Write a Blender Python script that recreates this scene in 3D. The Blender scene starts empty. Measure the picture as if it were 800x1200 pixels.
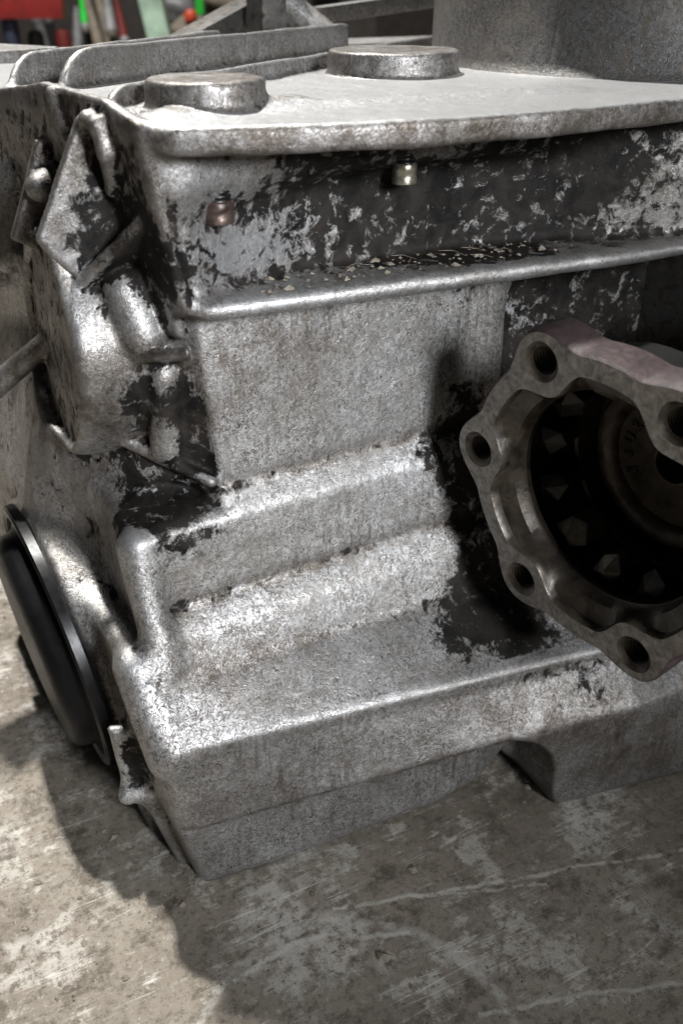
import bpy, bmesh, math, random
import numpy as np
from mathutils import Vector, Matrix

random.seed(7)
rng = np.random.default_rng(11)
MM = 0.001
scene = bpy.context.scene
COL = scene.collection

# ------------------------------------------------------------------ camera
H = 285.0                                   # lens height above the floor, mm
FPX = 1100.0                                # focal length in photo pixels (photo 800 x 1200)
PITCH = math.radians(29.87)
HEAD = math.atan2(0.466, 0.885)             # heading, measured from +Y towards +X
fh = np.array([math.sin(HEAD), math.cos(HEAD), 0.0])
RIGHT = np.array([math.cos(HEAD), -math.sin(HEAD), 0.0])
FWD = fh * math.cos(PITCH) + np.array([0, 0, -math.sin(PITCH)])
UP = fh * math.sin(PITCH) + np.array([0, 0, math.cos(PITCH)])
CAMPOS = np.array([0.0, 0.0, H])

cam_data = bpy.data.cameras.new('camera')
cam = bpy.data.objects.new('camera', cam_data)
COL.objects.link(cam)
R3 = Matrix(((RIGHT[0], UP[0], -FWD[0]), (RIGHT[1], UP[1], -FWD[1]), (RIGHT[2], UP[2], -FWD[2])))
cam.matrix_world = Matrix.Translation(Vector(CAMPOS * MM)) @ R3.to_4x4()
cam_data.sensor_fit = 'VERTICAL'
cam_data.sensor_height = 36.0
cam_data.sensor_width = 24.0
cam_data.lens = 36.0 * FPX / 1200.0
cam_data.clip_start = 0.01
cam_data.clip_end = 60.0
cam_data.dof.use_dof = True
cam_data.dof.focus_distance = 0.305
cam_data.dof.aperture_fstop = 14.0
scene.camera = cam

# ------------------------------------------------------------------ world, lamps, exposure
world = bpy.data.worlds.new('World')
scene.world = world
world.use_nodes = True
bg = world.node_tree.nodes['Background']
bg.inputs[0].default_value = (0.86, 0.93, 1.0, 1)
bg.inputs[1].default_value = 0.022

def area_lamp(name, loc, target, size, power, color, size_y=None, spread=180):
    d = bpy.data.lights.new(name, 'AREA')
    d.energy = power
    d.color = color
    d.spread = math.radians(spread)
    d.size = size
    if size_y:
        d.shape = 'RECTANGLE'
        d.size_y = size_y
    o = bpy.data.objects.new(name, d)
    o.location = loc
    o.rotation_euler = (Vector(target) - Vector(loc)).to_track_quat('-Z', 'Y').to_euler()
    COL.objects.link(o)
    return o

# ceiling lamp a little behind the gearbox (throws the shadow to the front), unseen fill and tube light from the front right
area_lamp('ceiling_lamp', (0.06, 0.86, 1.60), (0.10, 0.26, 0.1), 0.05, 64.0, (1.0, 0.975, 0.93))
area_lamp('front_lamp', (0.19, -0.70, 0.55), (0.105, 0.25, 0.185), 0.20, 0.80, (0.95, 0.97, 1.0), 0.24, 31)   # unseen lamp; beam narrowed to light the upper wall, not the floor
area_lamp('ceiling_tube', (0.30, -0.12, 1.75), (0.13, 0.25, 0.1), 1.1, 1.7, (0.96, 0.97, 1.0), 0.06)

vs = scene.view_settings
vs.view_transform = 'Standard'
vs.look = 'None'
vs.exposure = 0.0
vs.gamma = 1.0
vs.use_curve_mapping = False
scene.cycles.max_bounces = 6
scene.cycles.use_denoising = True

# ------------------------------------------------------------------ pixel rays (design aid: photo pixel -> point on a real plane)
def ray(u, v):
    return FWD + RIGHT * ((u - 400.0) / FPX) + UP * ((600.0 - v) / FPX)

def pt(u, v, x=None, y=None, z=None):
    d = ray(u, v)
    if x is not None: t = (x - CAMPOS[0]) / d[0]
    elif y is not None: t = (y - CAMPOS[1]) / d[1]
    else: t = (z - CAMPOS[2]) / d[2]
    return CAMPOS + d * t

# ------------------------------------------------------------------ generic object helpers
def link(o, parent=None):
    COL.objects.link(o)
    if parent is not None:
        o.parent = parent
    return o

def tag(o, label=None, cat=None, group=None, kind=None):
    if label: o['label'] = label
    if cat: o['category'] = cat
    if group: o['group'] = group
    if kind: o['kind'] = kind
    return o

def empty(name, loc, label=None, cat=None, group=None):
    o = bpy.data.objects.new(name, None)
    o.empty_display_size = 0.02
    o.location = loc
    COL.objects.link(o)
    return tag(o, label, cat, group)

def mesh_obj(name, verts, faces, mat, parent=None, smooth=True, origin=None, normals=None):
    """verts in world mm; the parent's location is subtracted so parts sit where they belong."""
    me = bpy.data.meshes.new(name)
    v = np.asarray(verts, dtype=float) * MM
    base = np.array(parent_world(parent)) if parent is not None else np.array(origin if origin is not None else (0, 0, 0), dtype=float)
    v = v - base
    me.from_pydata(v.tolist(), [], [list(map(int, f)) for f in faces])
    me.materials.append(mat)
    if smooth:
        me.polygons.foreach_set('use_smooth', np.ones(len(me.polygons), dtype=bool))
    if normals is not None:
        me.normals_split_custom_set_from_vertices(normals.tolist())
    me.update()
    o = bpy.data.objects.new(name, me)
    if parent is None and origin is not None:
        o.location = origin
    link(o, parent)
    return o

def parent_world(p):
    loc = Vector((0, 0, 0))
    while p is not None:
        loc += p.location
        p = p.parent
    return tuple(loc)

class MB:
    """collects vertices (mm, world) and faces of one mesh"""
    def __init__(self): self.v = []; self.f = []
    def add(self, vs_, fs_):
        n = len(self.v)
        self.v += [tuple(map(float, p)) for p in vs_]
        self.f += [[n + i for i in f] for f in fs_]
        return self
    def box(self, c, size, rot=0.0, axes=None):
        c = np.array(c, float)
        if axes is None:
            a = np.array([math.cos(rot), math.sin(rot), 0]); b = np.array([-math.sin(rot), math.cos(rot), 0]); k = np.array([0, 0, 1.0])
        else: a, b, k = axes
        hx, hy, hz = np.array(size) / 2
        P = [c + a * sx * hx + b * sy * hy + k * sz * hz for sz in (-1, 1) for sy in (-1, 1) for sx in (-1, 1)]
        return self.add(P, [[0, 2, 3, 1], [4, 5, 7, 6], [0, 1, 5, 4], [2, 6, 7, 3], [0, 4, 6, 2], [1, 3, 7, 5]])
    def lathe(self, base, axis, prof, seg=48, cap=True):
        """prof: list of (radius, distance along axis)"""
        base = np.array(base, float); axis = np.array(axis, float); axis /= np.linalg.norm(axis)
        ref = np.array([0, 0, 1.0]) if abs(axis[2]) < 0.9 else np.array([1.0, 0, 0])
        e1 = np.cross(ref, axis); e1 /= np.linalg.norm(e1); e2 = np.cross(axis, e1)
        P = []; F = []
        for r, s in prof:
            for i in range(seg):
                a = 2 * math.pi * i / seg
                P.append(base + axis * s + (e1 * math.cos(a) + e2 * math.sin(a)) * r)
        for k in range(len(prof) - 1):
            for i in range(seg):
                j = (i + 1) % seg
                F.append([k * seg + i, k * seg + j, (k + 1) * seg + j, (k + 1) * seg + i])
        if cap:
            F.append([i for i in range(seg)][::-1])
            F.append([(len(prof) - 1) * seg + i for i in range(seg)])
        return self.add(P, F)
    def tube(self, pts, r, seg=10):
        pts = [np.array(p, float) for p in pts]
        P = []; F = []
        n = len(pts)
        for k, p in enumerate(pts):
            t = pts[min(k + 1, n - 1)] - pts[max(k - 1, 0)]
            t /= np.linalg.norm(t)
            ref = np.array([0, 0, 1.0]) if abs(t[2]) < 0.9 else np.array([1.0, 0, 0])
            e1 = np.cross(ref, t); e1 /= np.linalg.norm(e1); e2 = np.cross(t, e1)
            rr = r[k] if isinstance(r, (list, tuple)) else r
            for i in range(seg):
                a = 2 * math.pi * i / seg
                P.append(p + (e1 * math.cos(a) + e2 * math.sin(a)) * rr)
        for k in range(n - 1):
            for i in range(seg):
                j = (i + 1) % seg
                F.append([k * seg + i, k * seg + j, (k + 1) * seg + j, (k + 1) * seg + i])
        F.append(list(range(seg))[::-1]); F.append([(n - 1) * seg + i for i in range(seg)])
        return self.add(P, F)
    def build(self, name, mat, parent=None, smooth=True, origin=None, bevel=0.0, auto=40):
        o = mesh_obj(name, self.v, self.f, mat, parent, smooth, origin)
        bm = bmesh.new(); bm.from_mesh(o.data)
        bmesh.ops.recalc_face_normals(bm, faces=bm.faces)
        if bevel > 0:
            es = [e for e in bm.edges if len(e.link_faces) == 2 and e.calc_face_angle(0) > math.radians(35)]
            bmesh.ops.bevel(bm, geom=es, offset=bevel * MM, segments=2, profile=0.6, affect='EDGES', clamp_overlap=True)
        for e in bm.edges:
            if len(e.link_faces) == 2 and e.calc_face_angle(0) > math.radians(auto): e.smooth = False
        bm.to_mesh(o.data); bm.free()
        return o

# ------------------------------------------------------------------ materials
class NT:
    def __init__(self, name):
        self.m = bpy.data.materials.new(name); self.m.use_nodes = True
        self.t = self.m.node_tree; self.n = self.t.nodes; self.l = self.t.links
        self.bsdf = self.n['Principled BSDF']
        tc = self.n.new('ShaderNodeNewGeometry')
        self.pos = tc.outputs['Position']
    def mapping(self, scale=(1, 1, 1), rot=(0, 0, 0), src=None):
        m = self.n.new('ShaderNodeMapping'); m.inputs['Scale'].default_value = scale; m.inputs['Rotation'].default_value = rot
        self.l.new(src or self.pos, m.inputs['Vector']); return m.outputs[0]
    def noise(self, scale, detail=4, rough=0.6, dist=0.0, vec=None):
        n = self.n.new('ShaderNodeTexNoise'); n.inputs['Scale'].default_value = scale; n.inputs['Detail'].default_value = detail
        n.inputs['Roughness'].default_value = rough; n.inputs['Distortion'].default_value = dist
        self.l.new(vec or self.pos, n.inputs['Vector']); return n.outputs['Fac']
    def voronoi(self, scale, feature='F1', vec=None, rand=1.0):
        n = self.n.new('ShaderNodeTexVoronoi'); n.feature = feature; n.inputs['Scale'].default_value = scale
        n.inputs['Randomness'].default_value = rand
        self.l.new(vec or self.pos, n.inputs['Vector']); return n.outputs['Distance']
    def ramp(self, src, stops, interp='LINEAR'):
        r = self.n.new('ShaderNodeValToRGB'); r.color_ramp.interpolation = interp
        el = r.color_ramp.elements
        while len(el) < len(stops): el.new(0.5)
        for e, (p, c) in zip(el, stops):
            e.position = p; e.color = (c, c, c, 1) if not isinstance(c, (tuple, list)) else (*c, 1)
        self.l.new(src, r.inputs[0]); return r.outputs[0]
    def math(self, op, a, b=None, clamp=False):
        m = self.n.new('ShaderNodeMath'); m.operation = op; m.use_clamp = clamp
        for i, x in enumerate((a, b)):
            if x is None: continue
            if isinstance(x, (int, float)): m.inputs[i].default_value = x
            else: self.l.new(x, m.inputs[i])
        return m.outputs[0]
    def mix(self, fac, a, b, blend='MIX'):
        m = self.n.new('ShaderNodeMix'); m.data_type = 'RGBA'; m.blend_type = blend
        for sock, x in ((m.inputs[0], fac), (m.inputs[6], a), (m.inputs[7], b)):
            if isinstance(x, (int, float)): sock.default_value = x
            elif isinstance(x, (tuple, list)): sock.default_value = (*x, 1)
            else: self.l.new(x, sock)
        return m.outputs[2]
    def attr(self, name):
        a = self.n.new('ShaderNodeAttribute'); a.attribute_name = name; return a.outputs['Fac']
    def bump(self, height, strength, dist, prev=None):
        b = self.n.new('ShaderNodeBump'); b.inputs['Strength'].default_value = strength; b.inputs['Distance'].default_value = dist
        self.l.new(height, b.inputs['Height'])
        if prev is not None: self.l.new(prev, b.inputs['Normal'])
        return b.outputs[0]
    def out(self, color=None, rough=None, metal=None, normal=None, spec=None):
        for k, x in (('Base Color', color), ('Roughness', rough), ('Metallic', metal), ('Normal', normal), ('Specular IOR Level', spec)):
            if x is None: continue
            s = self.bsdf.inputs[k]
            if isinstance(x, (int, float)): s.default_value = x
            elif isinstance(x, (tuple, list)): s.default_value = (*x, 1)
            else: self.l.new(x, s)
        return self.m

def cast_aluminium(name, tone=1.0, grime_bias=0.0, metal=0.72, use_attr=True):
    t = NT(name)
    big = t.noise(22, 5, 0.62)
    mid = t.noise(95, 5, 0.65, 0.6)
    fine = t.noise(620, 4, 0.7, 0.9)
    swirl = t.noise(430, 3, 0.55, 1.6)
    base = t.ramp(big, [(0.3, (0.33 * tone, 0.325 * tone, 0.315 * tone)), (0.7, (0.57 * tone, 0.575 * tone, 0.585 * tone))])
    base = t.mix(t.ramp(fine, [(0.38, 0.62), (0.58, 0.0)]), base, (0.125 * tone, 0.113 * tone, 0.098 * tone))
    # hairline swirls of dirt in the cast skin
    line = t.math('ABSOLUTE', t.math('SUBTRACT', swirl, 0.5))
    line = t.ramp(line, [(0.0, 1.0), (0.02, 0.75), (0.05, 0.0)])
    line = t.math('MULTIPLY', line, t.ramp(mid, [(0.35, 0.55), (0.60, 1.0)]))
    base = t.mix(line, base, (0.045, 0.038, 0.032))
    # pits
    pit = t.ramp(t.voronoi(260), [(0.10, 1.0), (0.17, 0.0)])
    pit = t.math('MULTIPLY', pit, t.ramp(t.noise(60, 2), [(0.48, 0.0), (0.6, 1.0)]))
    base = t.mix(t.math('MULTIPLY', pit, 0.85), base, (0.05, 0.042, 0.035))
    # thin run-down streaks and broad oily tone changes
    stv = t.noise(1.0, 4, 0.65, 0.3, t.mapping((480, 480, 55)))
    base = t.mix(t.math('MULTIPLY', t.ramp(stv, [(0.50, 0.0), (0.66, 1.0)]), t.ramp(t.noise(26, 3, 0.6), [(0.40, 0.0), (0.60, 0.72)])), base, (0.10, 0.082, 0.065))
    base = t.mix(t.ramp(t.noise(34, 5, 0.7, 0.3), [(0.34, 0.55), (0.52, 0.0)]), base, (0.17, 0.155, 0.135))
    g = t.attr('grime_shade') if use_attr else None
    s = t.attr('stain_shade') if use_attr else None
    if use_attr: base = t.mix(t.math('MULTIPLY', t.attr('bare_lit'), 0.8), base, (0.35, 0.355, 0.362))
    flake = t.math('ADD', t.math('MULTIPLY', t.noise(230, 6, 0.70, 0.5), 0.70), t.math('MULTIPLY', t.noise(70, 5, 0.7, 0.2), 0.30))
    if use_attr:
        gm = t.math('ADD', g, grime_bias)
        thr = t.math('SUBTRACT', t.math('ADD', flake, t.math('MULTIPLY', gm, 0.62)), 0.80)
        gmask = t.ramp(t.math('ADD', t.math('MULTIPLY', thr, 11.0), 0.5, clamp=True), [(0.0, 0.0), (1.0, 1.0)])
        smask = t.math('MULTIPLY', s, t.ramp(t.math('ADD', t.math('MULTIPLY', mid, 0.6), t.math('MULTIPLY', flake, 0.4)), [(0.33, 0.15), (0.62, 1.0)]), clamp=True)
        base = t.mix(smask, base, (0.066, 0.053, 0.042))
        base = t.mix(gmask, base, t.mix(t.ramp(mid, [(0.38, 0.0), (0.62, 1.0)]), (0.003, 0.0028, 0.0026), (0.017, 0.0145, 0.0125)))
    else:
        gmask = t.ramp(flake, [(0.62 - grime_bias * 0.3, 0.0), (0.68 - grime_bias * 0.3, 1.0)])
        base = t.mix(gmask, base, (0.03, 0.024, 0.019))
    rough = t.math('ADD', t.math('MULTIPLY', fine, 0.22), 0.335)
    rough = t.math('ADD', rough, t.math('MULTIPLY', gmask, 0.20))
    met = t.math('MULTIPLY', t.math('SUBTRACT', 1.0, gmask), metal)
    h = t.math('ADD', t.math('MULTIPLY', fine, 0.7), t.math('MULTIPLY', mid, 0.8))
    h = t.math('SUBTRACT', h, t.math('MULTIPLY', line, 0.25))
    h = t.math('SUBTRACT', h, t.math('MULTIPLY', pit, 0.5))
    h = t.math('ADD', h, t.math('MULTIPLY', gmask, 0.18))
    nrm = t.bump(h, 0.36, 0.0007)
    spec = t.math('SUBTRACT', 0.5, t.math('MULTIPLY', gmask, 0.36))
    return t.out(base, rough, met, nrm, spec)

def simple(name, color, rough=0.5, metal=0.0, scale=120, var=0.25, bump=0.2, dist=0.0004):
    t = NT(name)
    n = t.noise(scale, 5, 0.65, 0.5)
    n2 = t.noise(scale * 5, 3, 0.6)
    dark = tuple(c * (1 - var * 1.6) for c in color); lite = tuple(min(1, c * (1 + var)) for c in color)
    c = t.mix(t.ramp(n, [(0.3, 0.0), (0.7, 1.0)]), dark, lite)
    r = t.math('ADD', t.math('MULTIPLY', n2, 0.3), rough - 0.15)
    return t.out(c, r, metal, t.bump(t.math('ADD', n, t.math('MULTIPLY', n2, 0.5)), bump, dist))

M = {}
M['cast'] = cast_aluminium('cast_aluminium')
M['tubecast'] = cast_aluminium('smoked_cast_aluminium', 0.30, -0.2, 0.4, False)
M['void_shaft'] = simple('dull_black_shaft', (0.004, 0.004, 0.004), 0.6, 0.0, 90, 0.3, 0.3)
M['void_shaft'].node_tree.nodes['Principled BSDF'].inputs['Specular IOR Level'].default_value = 0.12  # black and dull so the lit shaft stays as dark as its recess
M['machined'] = simple('machined_aluminium', (0.62, 0.61, 0.59), 0.38, 0.6, 70, 0.22, 0.25)
M['black'] = simple('black_enamel', (0.004, 0.004, 0.0045), 0.42, 0.0, 60, 0.4, 0.08)
M['black'].node_tree.nodes['Principled BSDF'].inputs['Specular IOR Level'].default_value = 0.12
M['gloss_black'] = simple('gloss_black_enamel', (0.004, 0.004, 0.0045), 0.34, 0.0, 60, 0.4, 0.08)
M['gloss_black'].node_tree.nodes['Principled BSDF'].inputs['Specular IOR Level'].default_value = 0.22
M['rubber'] = simple('black_rubber', (0.012, 0.012, 0.012), 0.5, 0.0, 150, 0.4, 0.3)
M['flange_face'] = simple('oily_steel', (0.22, 0.205, 0.185), 0.40, 0.5, 330, 0.42, 0.5)
M['maroon'] = simple('maroon_primer', (0.032, 0.0195, 0.020), 0.6, 0.1, 420, 0.5, 0.7)
M['cup'] = simple('blackened_steel', (0.058, 0.048, 0.037), 0.42, 0.45, 140, 0.5, 0.5)
M['void'] = simple('shade_black', (0.004, 0.004, 0.004), 0.4, 0.0, 90, 0.3, 0.3)
M['tooth'] = simple('worn_steel', (0.17, 0.155, 0.125), 0.38, 0.6, 130, 0.55, 0.6)
M['tooth_shade'] = simple('shaded_steel', (0.016, 0.014, 0.011), 0.4, 0.4, 160, 0.5, 0.5)
M['bolt'] = simple('bolt_steel', (0.45, 0.42, 0.34), 0.3, 0.9, 300, 0.3, 0.2)
M['rust'] = simple('rusty_bolt_steel', (0.075, 0.052, 0.043), 0.4, 0.5, 260, 0.5, 0.5)
M['debris'] = simple('dry_debris', (0.20, 0.175, 0.14), 0.8, 0.0, 200, 0.4, 0.2)

# ------------------------------------------------------------------ implicit casting: grid, primitives, surface nets
HV = 1.05
LO = np.array([8.0, 180.0, -4.0]); HI = np.array([290.0, 440.0, 268.0])
NXYZ = np.ceil((HI - LO) / HV).astype(int) + 1
GX = (LO[0] + HV * np.arange(NXYZ[0])).astype(np.float32)
GY = (LO[1] + HV * np.arange(NXYZ[1])).astype(np.float32)
GZ = (LO[2] + HV * np.arange(NXYZ[2])).astype(np.float32)
F = np.full(NXYZ, 60.0, dtype=np.float32)
ID = np.zeros(NXYZ, dtype=np.uint8)
PARTS = ['casing']

def sl(lo, hi, pad=14.0):
    lo = (np.array(lo) - pad - LO) / HV; hi = (np.array(hi) + pad - LO) / HV
    lo = np.clip(np.floor(lo).astype(int), 0, NXYZ - 1); hi = np.clip(np.ceil(hi).astype(int) + 1, 1, NXYZ)
    return tuple(slice(a, b) for a, b in zip(lo, hi))

def axes(s):
    return GX[s[0]][:, None, None], GY[s[1]][None, :, None], GZ[s[2]][None, None, :]

SK = 1.0
def smin(a, b, k):
    h = np.maximum(k - np.abs(a - b), 0) / k
    return np.minimum(a, b) - h * h * k * 0.25

def smax(a, b, k): return -smin(-a, -b, k)

def pid(name):
    PARTS.append(name); return len(PARTS) - 1

def add(s, f, k=5.0, part=0):
    a = F[s]
    ID[s] = np.where(f < a, part, ID[s])
    F[s] = smin(a, f.astype(np.float32), k)

def cut(s, f, k=4.0):
    F[s] = smax(F[s], -f.astype(np.float32), k)

def capsule(a, b, ra, rb=None, k=5.0, part=0, sub=False):
    rb = ra if rb is None else rb
    a = np.array(a, float); b = np.array(b, float)
    m = max(ra, rb)
    s = sl(np.minimum(a, b) - m, np.maximum(a, b) + m)
    X, Y, Z = axes(s)
    d = b - a; L2 = float(d @ d)
    t = np.clip(((X - a[0]) * d[0] + (Y - a[1]) * d[1] + (Z - a[2]) * d[2]) / L2, 0, 1)
    q = np.sqrt((X - a[0] - t * d[0]) ** 2 + (Y - a[1] - t * d[1]) ** 2 + (Z - a[2] - t * d[2]) ** 2)
    f = q - (ra + (rb - ra) * t)
    (cut if sub else add)(s, f, k) if sub else add(s, f, k, part)

def chain(pts, r, k=5.0, part=0):
    for i in range(len(pts) - 1):
        capsule(pts[i], pts[i + 1], r, None, k, part)

def cyl(a, b, r, rnd=1.5, k=5.0, part=0, sub=False, r2=None):
    a = np.array(a, float); b = np.array(b, float); d = b - a; L = np.linalg.norm(d); d = d / L
    m = max(r, r2 or r)
    s = sl(np.minimum(a, b) - m, np.maximum(a, b) + m)
    X, Y, Z = axes(s)
    t = (X - a[0]) * d[0] + (Y - a[1]) * d[1] + (Z - a[2]) * d[2]
    q = np.sqrt(np.maximum((X - a[0]) ** 2 + (Y - a[1]) ** 2 + (Z - a[2]) ** 2 - t * t, 0))
    rr = r if r2 is None else r + (r2 - r) * np.clip(t / L, 0, 1)
    f = smax(q - rr, np.abs(t - L / 2) - L / 2, max(rnd, 0.1) * 2)
    if sub: cut(s, f, k)
    else: add(s, f, k, part)

def plate(pts, thick, rnd=1.5, k=5.0, part=0, normal=None):
    """flat polygon (3D points) with a thickness"""
    P = [np.array(p, float) for p in pts]
    c = sum(P) / len(P)
    n = normal
    if n is None:
        n = np.zeros(3)
        for i in range(len(P)): n += np.cross(P[i] - c, P[(i + 1) % len(P)] - c)
    n = np.array(n, float); n /= np.linalg.norm(n)
    e1 = P[1] - P[0]; e1 -= n * (e1 @ n); e1 /= np.linalg.norm(e1); e2 = np.cross(n, e1)
    Q = [((p - c) @ e1, (p - c) @ e2) for p in P]
    s = sl(np.min(P, axis=0) - thick, np.max(P, axis=0) + thick)
    X, Y, Z = axes(s)
    dx, dy, dz = X - c[0], Y - c[1], Z - c[2]
    px = dx * e1[0] + dy * e1[1] + dz * e1[2]; py = dx * e2[0] + dy * e2[1] + dz * e2[2]; pn = dx * n[0] + dy * n[1] + dz * n[2]
    dd = np.full(px.shape, 1e9, np.float32); sg = np.ones(px.shape, np.float32)
    for i in range(len(Q)):
        ax, ay = Q[i]; bx, by = Q[i - 1]
        ex, ey = bx - ax, by - ay; wx, wy = px - ax, py - ay
        t = np.clip((wx * ex + wy * ey) / (ex * ex + ey * ey), 0, 1)
        dd = np.minimum(dd, (wx - ex * t) ** 2 + (wy - ey * t) ** 2)
        c1 = py >= ay; c2 = py < by; c3 = ex * wy > ey * wx
        flip = (c1 & c2 & c3) | (~c1 & ~c2 & ~c3)
        sg = np.where(flip, -sg, sg)
    f = smax(sg * np.sqrt(dd), np.abs(pn) - thick / 2, rnd * 2)
    add(s, f, k, part)

def box(lo, hi, rnd=2.0, k=5.0, part=0, sub=False):
    s = sl(lo, hi); X, Y, Z = axes(s)
    c = (np.array(lo) + np.array(hi)) / 2; h = (np.array(hi) - np.array(lo)) / 2
    f = smax(smax(np.abs(X - c[0]) - h[0], np.abs(Y - c[1]) - h[1], rnd * 2), np.abs(Z - c[2]) - h[2], rnd * 2)
    if sub: cut(s, f, k)
    else: add(s, f, k, part)

FULL = sl(LO, HI)
X, Y, Z = axes(FULL)

# front wall: y = YF(x, z), lofted through the feature lines that run along the casing
LINES = [  # (left pixel, depth y) , (right pixel, depth y)
    ((235, 330), 252, (560, 290), 258),
    ((240, 390), 252, (560, 350), 257),
    ((257, 560), 251.0, (540, 483), 256.0),
    ((258, 572), 251.3, (540, 494), 256.3),
    ((262, 588), 248.3, (545, 512), 253.2),
    ((263, 606), 245.2, (546, 530), 250),
    ((190, 704), 242.0, (550, 590), 247.0),
    ((190, 718), 242.2, (550, 601), 247.2),
    ((190, 736), 238.6, (553, 618), 243.8),
    ((190, 756), 235.0, (555, 638), 240.3),
    ((195, 800), 230, (560, 690), 235),
    ((209, 868), 218.0, (690, 750), 207.0),
    ((215, 883), 215.2, (690, 763), 202.2),
    ((219, 896), 215.9, (690, 776), 202.6),
    ((230, 975), 218, (590, 872), 197),
    ((240, 1046), 220, (670, 948), 190)]
zt = np.arange(NXYZ[2])
YF = np.zeros((NXYZ[0], NXYZ[2]), np.float32)
ends = []
for (l, yl, r, yr) in LINES:
    ends.append((pt(*l, y=yl), pt(*r, y=yr)))
for i, xx in enumerate(GX):
    zs = []; ys = []
    for a, b in ends:
        t = (min(max(xx, 40), 300) - a[0]) / (b[0] - a[0])
        t = min(t, 1.5)
        zs.append(a[2] + (b[2] - a[2]) * t); ys.append(a[1] + (b[1] - a[1]) * t)
    zs = np.array(zs[::-1]); ys = np.array(ys[::-1])
    zs = np.maximum.accumulate(zs + np.arange(len(zs)) * 1e-3)
    YF[i] = np.interp(GZ, zs, ys)
def blur(a, n, axis):
    k = np.array([1, 2, 1.0]) / 4
    for _ in range(n):
        p = np.pad(a, [(1, 1) if ax == axis else (0, 0) for ax in range(a.ndim)], mode='edge')
        sA = [slice(None)] * a.ndim; sB = list(sA); sC = list(sA)
        sA[axis] = slice(0, -2); sB[axis] = slice(1, -1); sC[axis] = slice(2, None)
        a = p[tuple(sA)] * k[0] + p[tuple(sB)] * k[1] + p[tuple(sC)] * k[2]
    return a
YF = blur(YF, 3, 1)
# alcove wall between the top plate and the ledge
Z_LEDGE = 206.0
AX = [40, 82, 100, 122, 178, 205, 230, 260, 312]
AY = [240, 243.5, 252, 259, 260, 256, 247, 236, 226]
YA = blur(np.interp(GX, AX, AY).astype(np.float32), 6, 0)
wz = np.clip((GZ - 200.0) / 3.0, 0, 1)[None, :]
YF = YF * (1 - wz) + YA[:, None] * wz
LX = (81.0, 251.0)
def xA(z): return np.interp(z, [100, 144, 195, 250], [90.0, 87.0, 82.5, 73.0])
SE = 0.18

# A : the upper casing; B, C : the two stepped lower blocks; S : flank of the side housing
fy = (YF[:, None, :] - Y) * 0.93
xa = xA(GZ).astype(np.float32)[None, None, :]
rec = -1.0 * np.clip(Y - 255.0, 0, 15) * np.clip((Z - 139.0) / 4.0, 0, 1) * np.clip((214.0 - Z) / 12.0, 0, 1) + 2.5 * np.clip((Y - 251.0) / 3.0, 0, 1) * np.clip((Z - 139.0) / 4.0, 0, 1)
fA = smax(fy, ((xa - SE * (Y - 243.0) + rec) - X) * 0.8, 6.0)
fA = smax(fA, Z - 250.0, 2.0)
fA = smax(fA, -Z + 90.0, 2.0)
F[...] = fA
fB = smax(smax(fy, 57.0 - X - 0.03 * (Y - 240), 6.0), Z - (136.0 + 0.06 * (X - 56)), 5.0)
add(FULL, smax(fB, 72.0 - Z, 3.0), 0.6)
capsule(pt(155, 641, y=250), pt(194, 785, y=235), 5.0, 4.4, 6.0)
xC = np.interp(GZ, [0, 40, 77, 99], [61.5, 53.5, 50.0, 48.5]).astype(np.float32)[None, None, :]
fC = smax(smax(fy, xC - X - 0.06 * (Y - 215), 8.0), Z - 99.0 , 6.0)
# lower rim set back below the seam line, ending in an arch at the right
seam_a, seam_b = ends[14]
zseam = (seam_a[2] + (seam_b[2] - seam_a[2]) * (GX - seam_a[0]) / (seam_b[0] - seam_a[0]))[:, None, None]
dep = np.interp(GX, [50, 90, 150, 170, 190], [3.0, 4.2, 6.0, 11.0, 24.0])[:, None, None]
xr = pt(655, 910, y=190)[0]
RA = 24.0
arch = np.sqrt(np.maximum(X - (xr - RA), 0) ** 2 + np.maximum(Z - (zseam - RA), 0) ** 2) - RA
arch = np.where((X < xr - RA) & (Z < zseam - RA), np.maximum(X - xr, Z - zseam), arch)
fcut = smax(arch, Y - (YF[:, None, :] + dep), 2.0)
fC = smax(fC, -fcut, 1.2)
fC = smax(fC, -Z + np.interp(GX, [60, 90, 165, 186, 197, 312], [-3.5, 0.5, 12, 14, 0.5, 3])[:, None, None], 7.0)
add(FULL, fC, 0.6)
capsule(pt(160, 783, y=238), pt(196, 885, y=223), 6.5, 6.0, 7.0)
del fA, fB, fC, fcut

p_side = pid('side_housing')
xS = np.maximum(57.5 - 0.55 * (GY - 275.0), 37.5 - 0.06 * (GY - 311.0)).astype(np.float32)[None, :, None] + 0.28 * np.maximum(Z - 118.0, 0)
fS = smax(smax(xS - X, 262.0 - Y, 6.0), np.sqrt((Y - 335.0) ** 2 + (Z - 82.0) ** 2) - 92.0, 10.0)
fS = smax(smax(fS, 34.0 - Z, 10.0), X - 110.0, 4.0)
add(FULL, fS, 6.0, p_side)
DC = pt(68, 744, x=39.0)
NDC = np.array([-0.992, -0.045, -0.115]); NDC /= np.linalg.norm(NDC)
cyl(DC - NDC * 3.5, DC - NDC * 50, 50.0, 1.5, 9.0, p_side)
# soft waist across the flank

# ledge
p_ledge = pid('ledge')
s = sl((70, 215, 195), (312, 275, 212)); x_, y_, z_ = axes(s)
yl = 240.0 - 0.0655 * (x_ - 81.0)
f = smax(smax(yl - y_, np.abs(z_ - 203.0 ) - 3.1, 4.5), 81.0 - 0.15 * (y_ - 240) - x_, 7.0)
f = smax(f, y_ - 275.0, 2.0)
add(s, f, 3.5, p_ledge)

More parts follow.
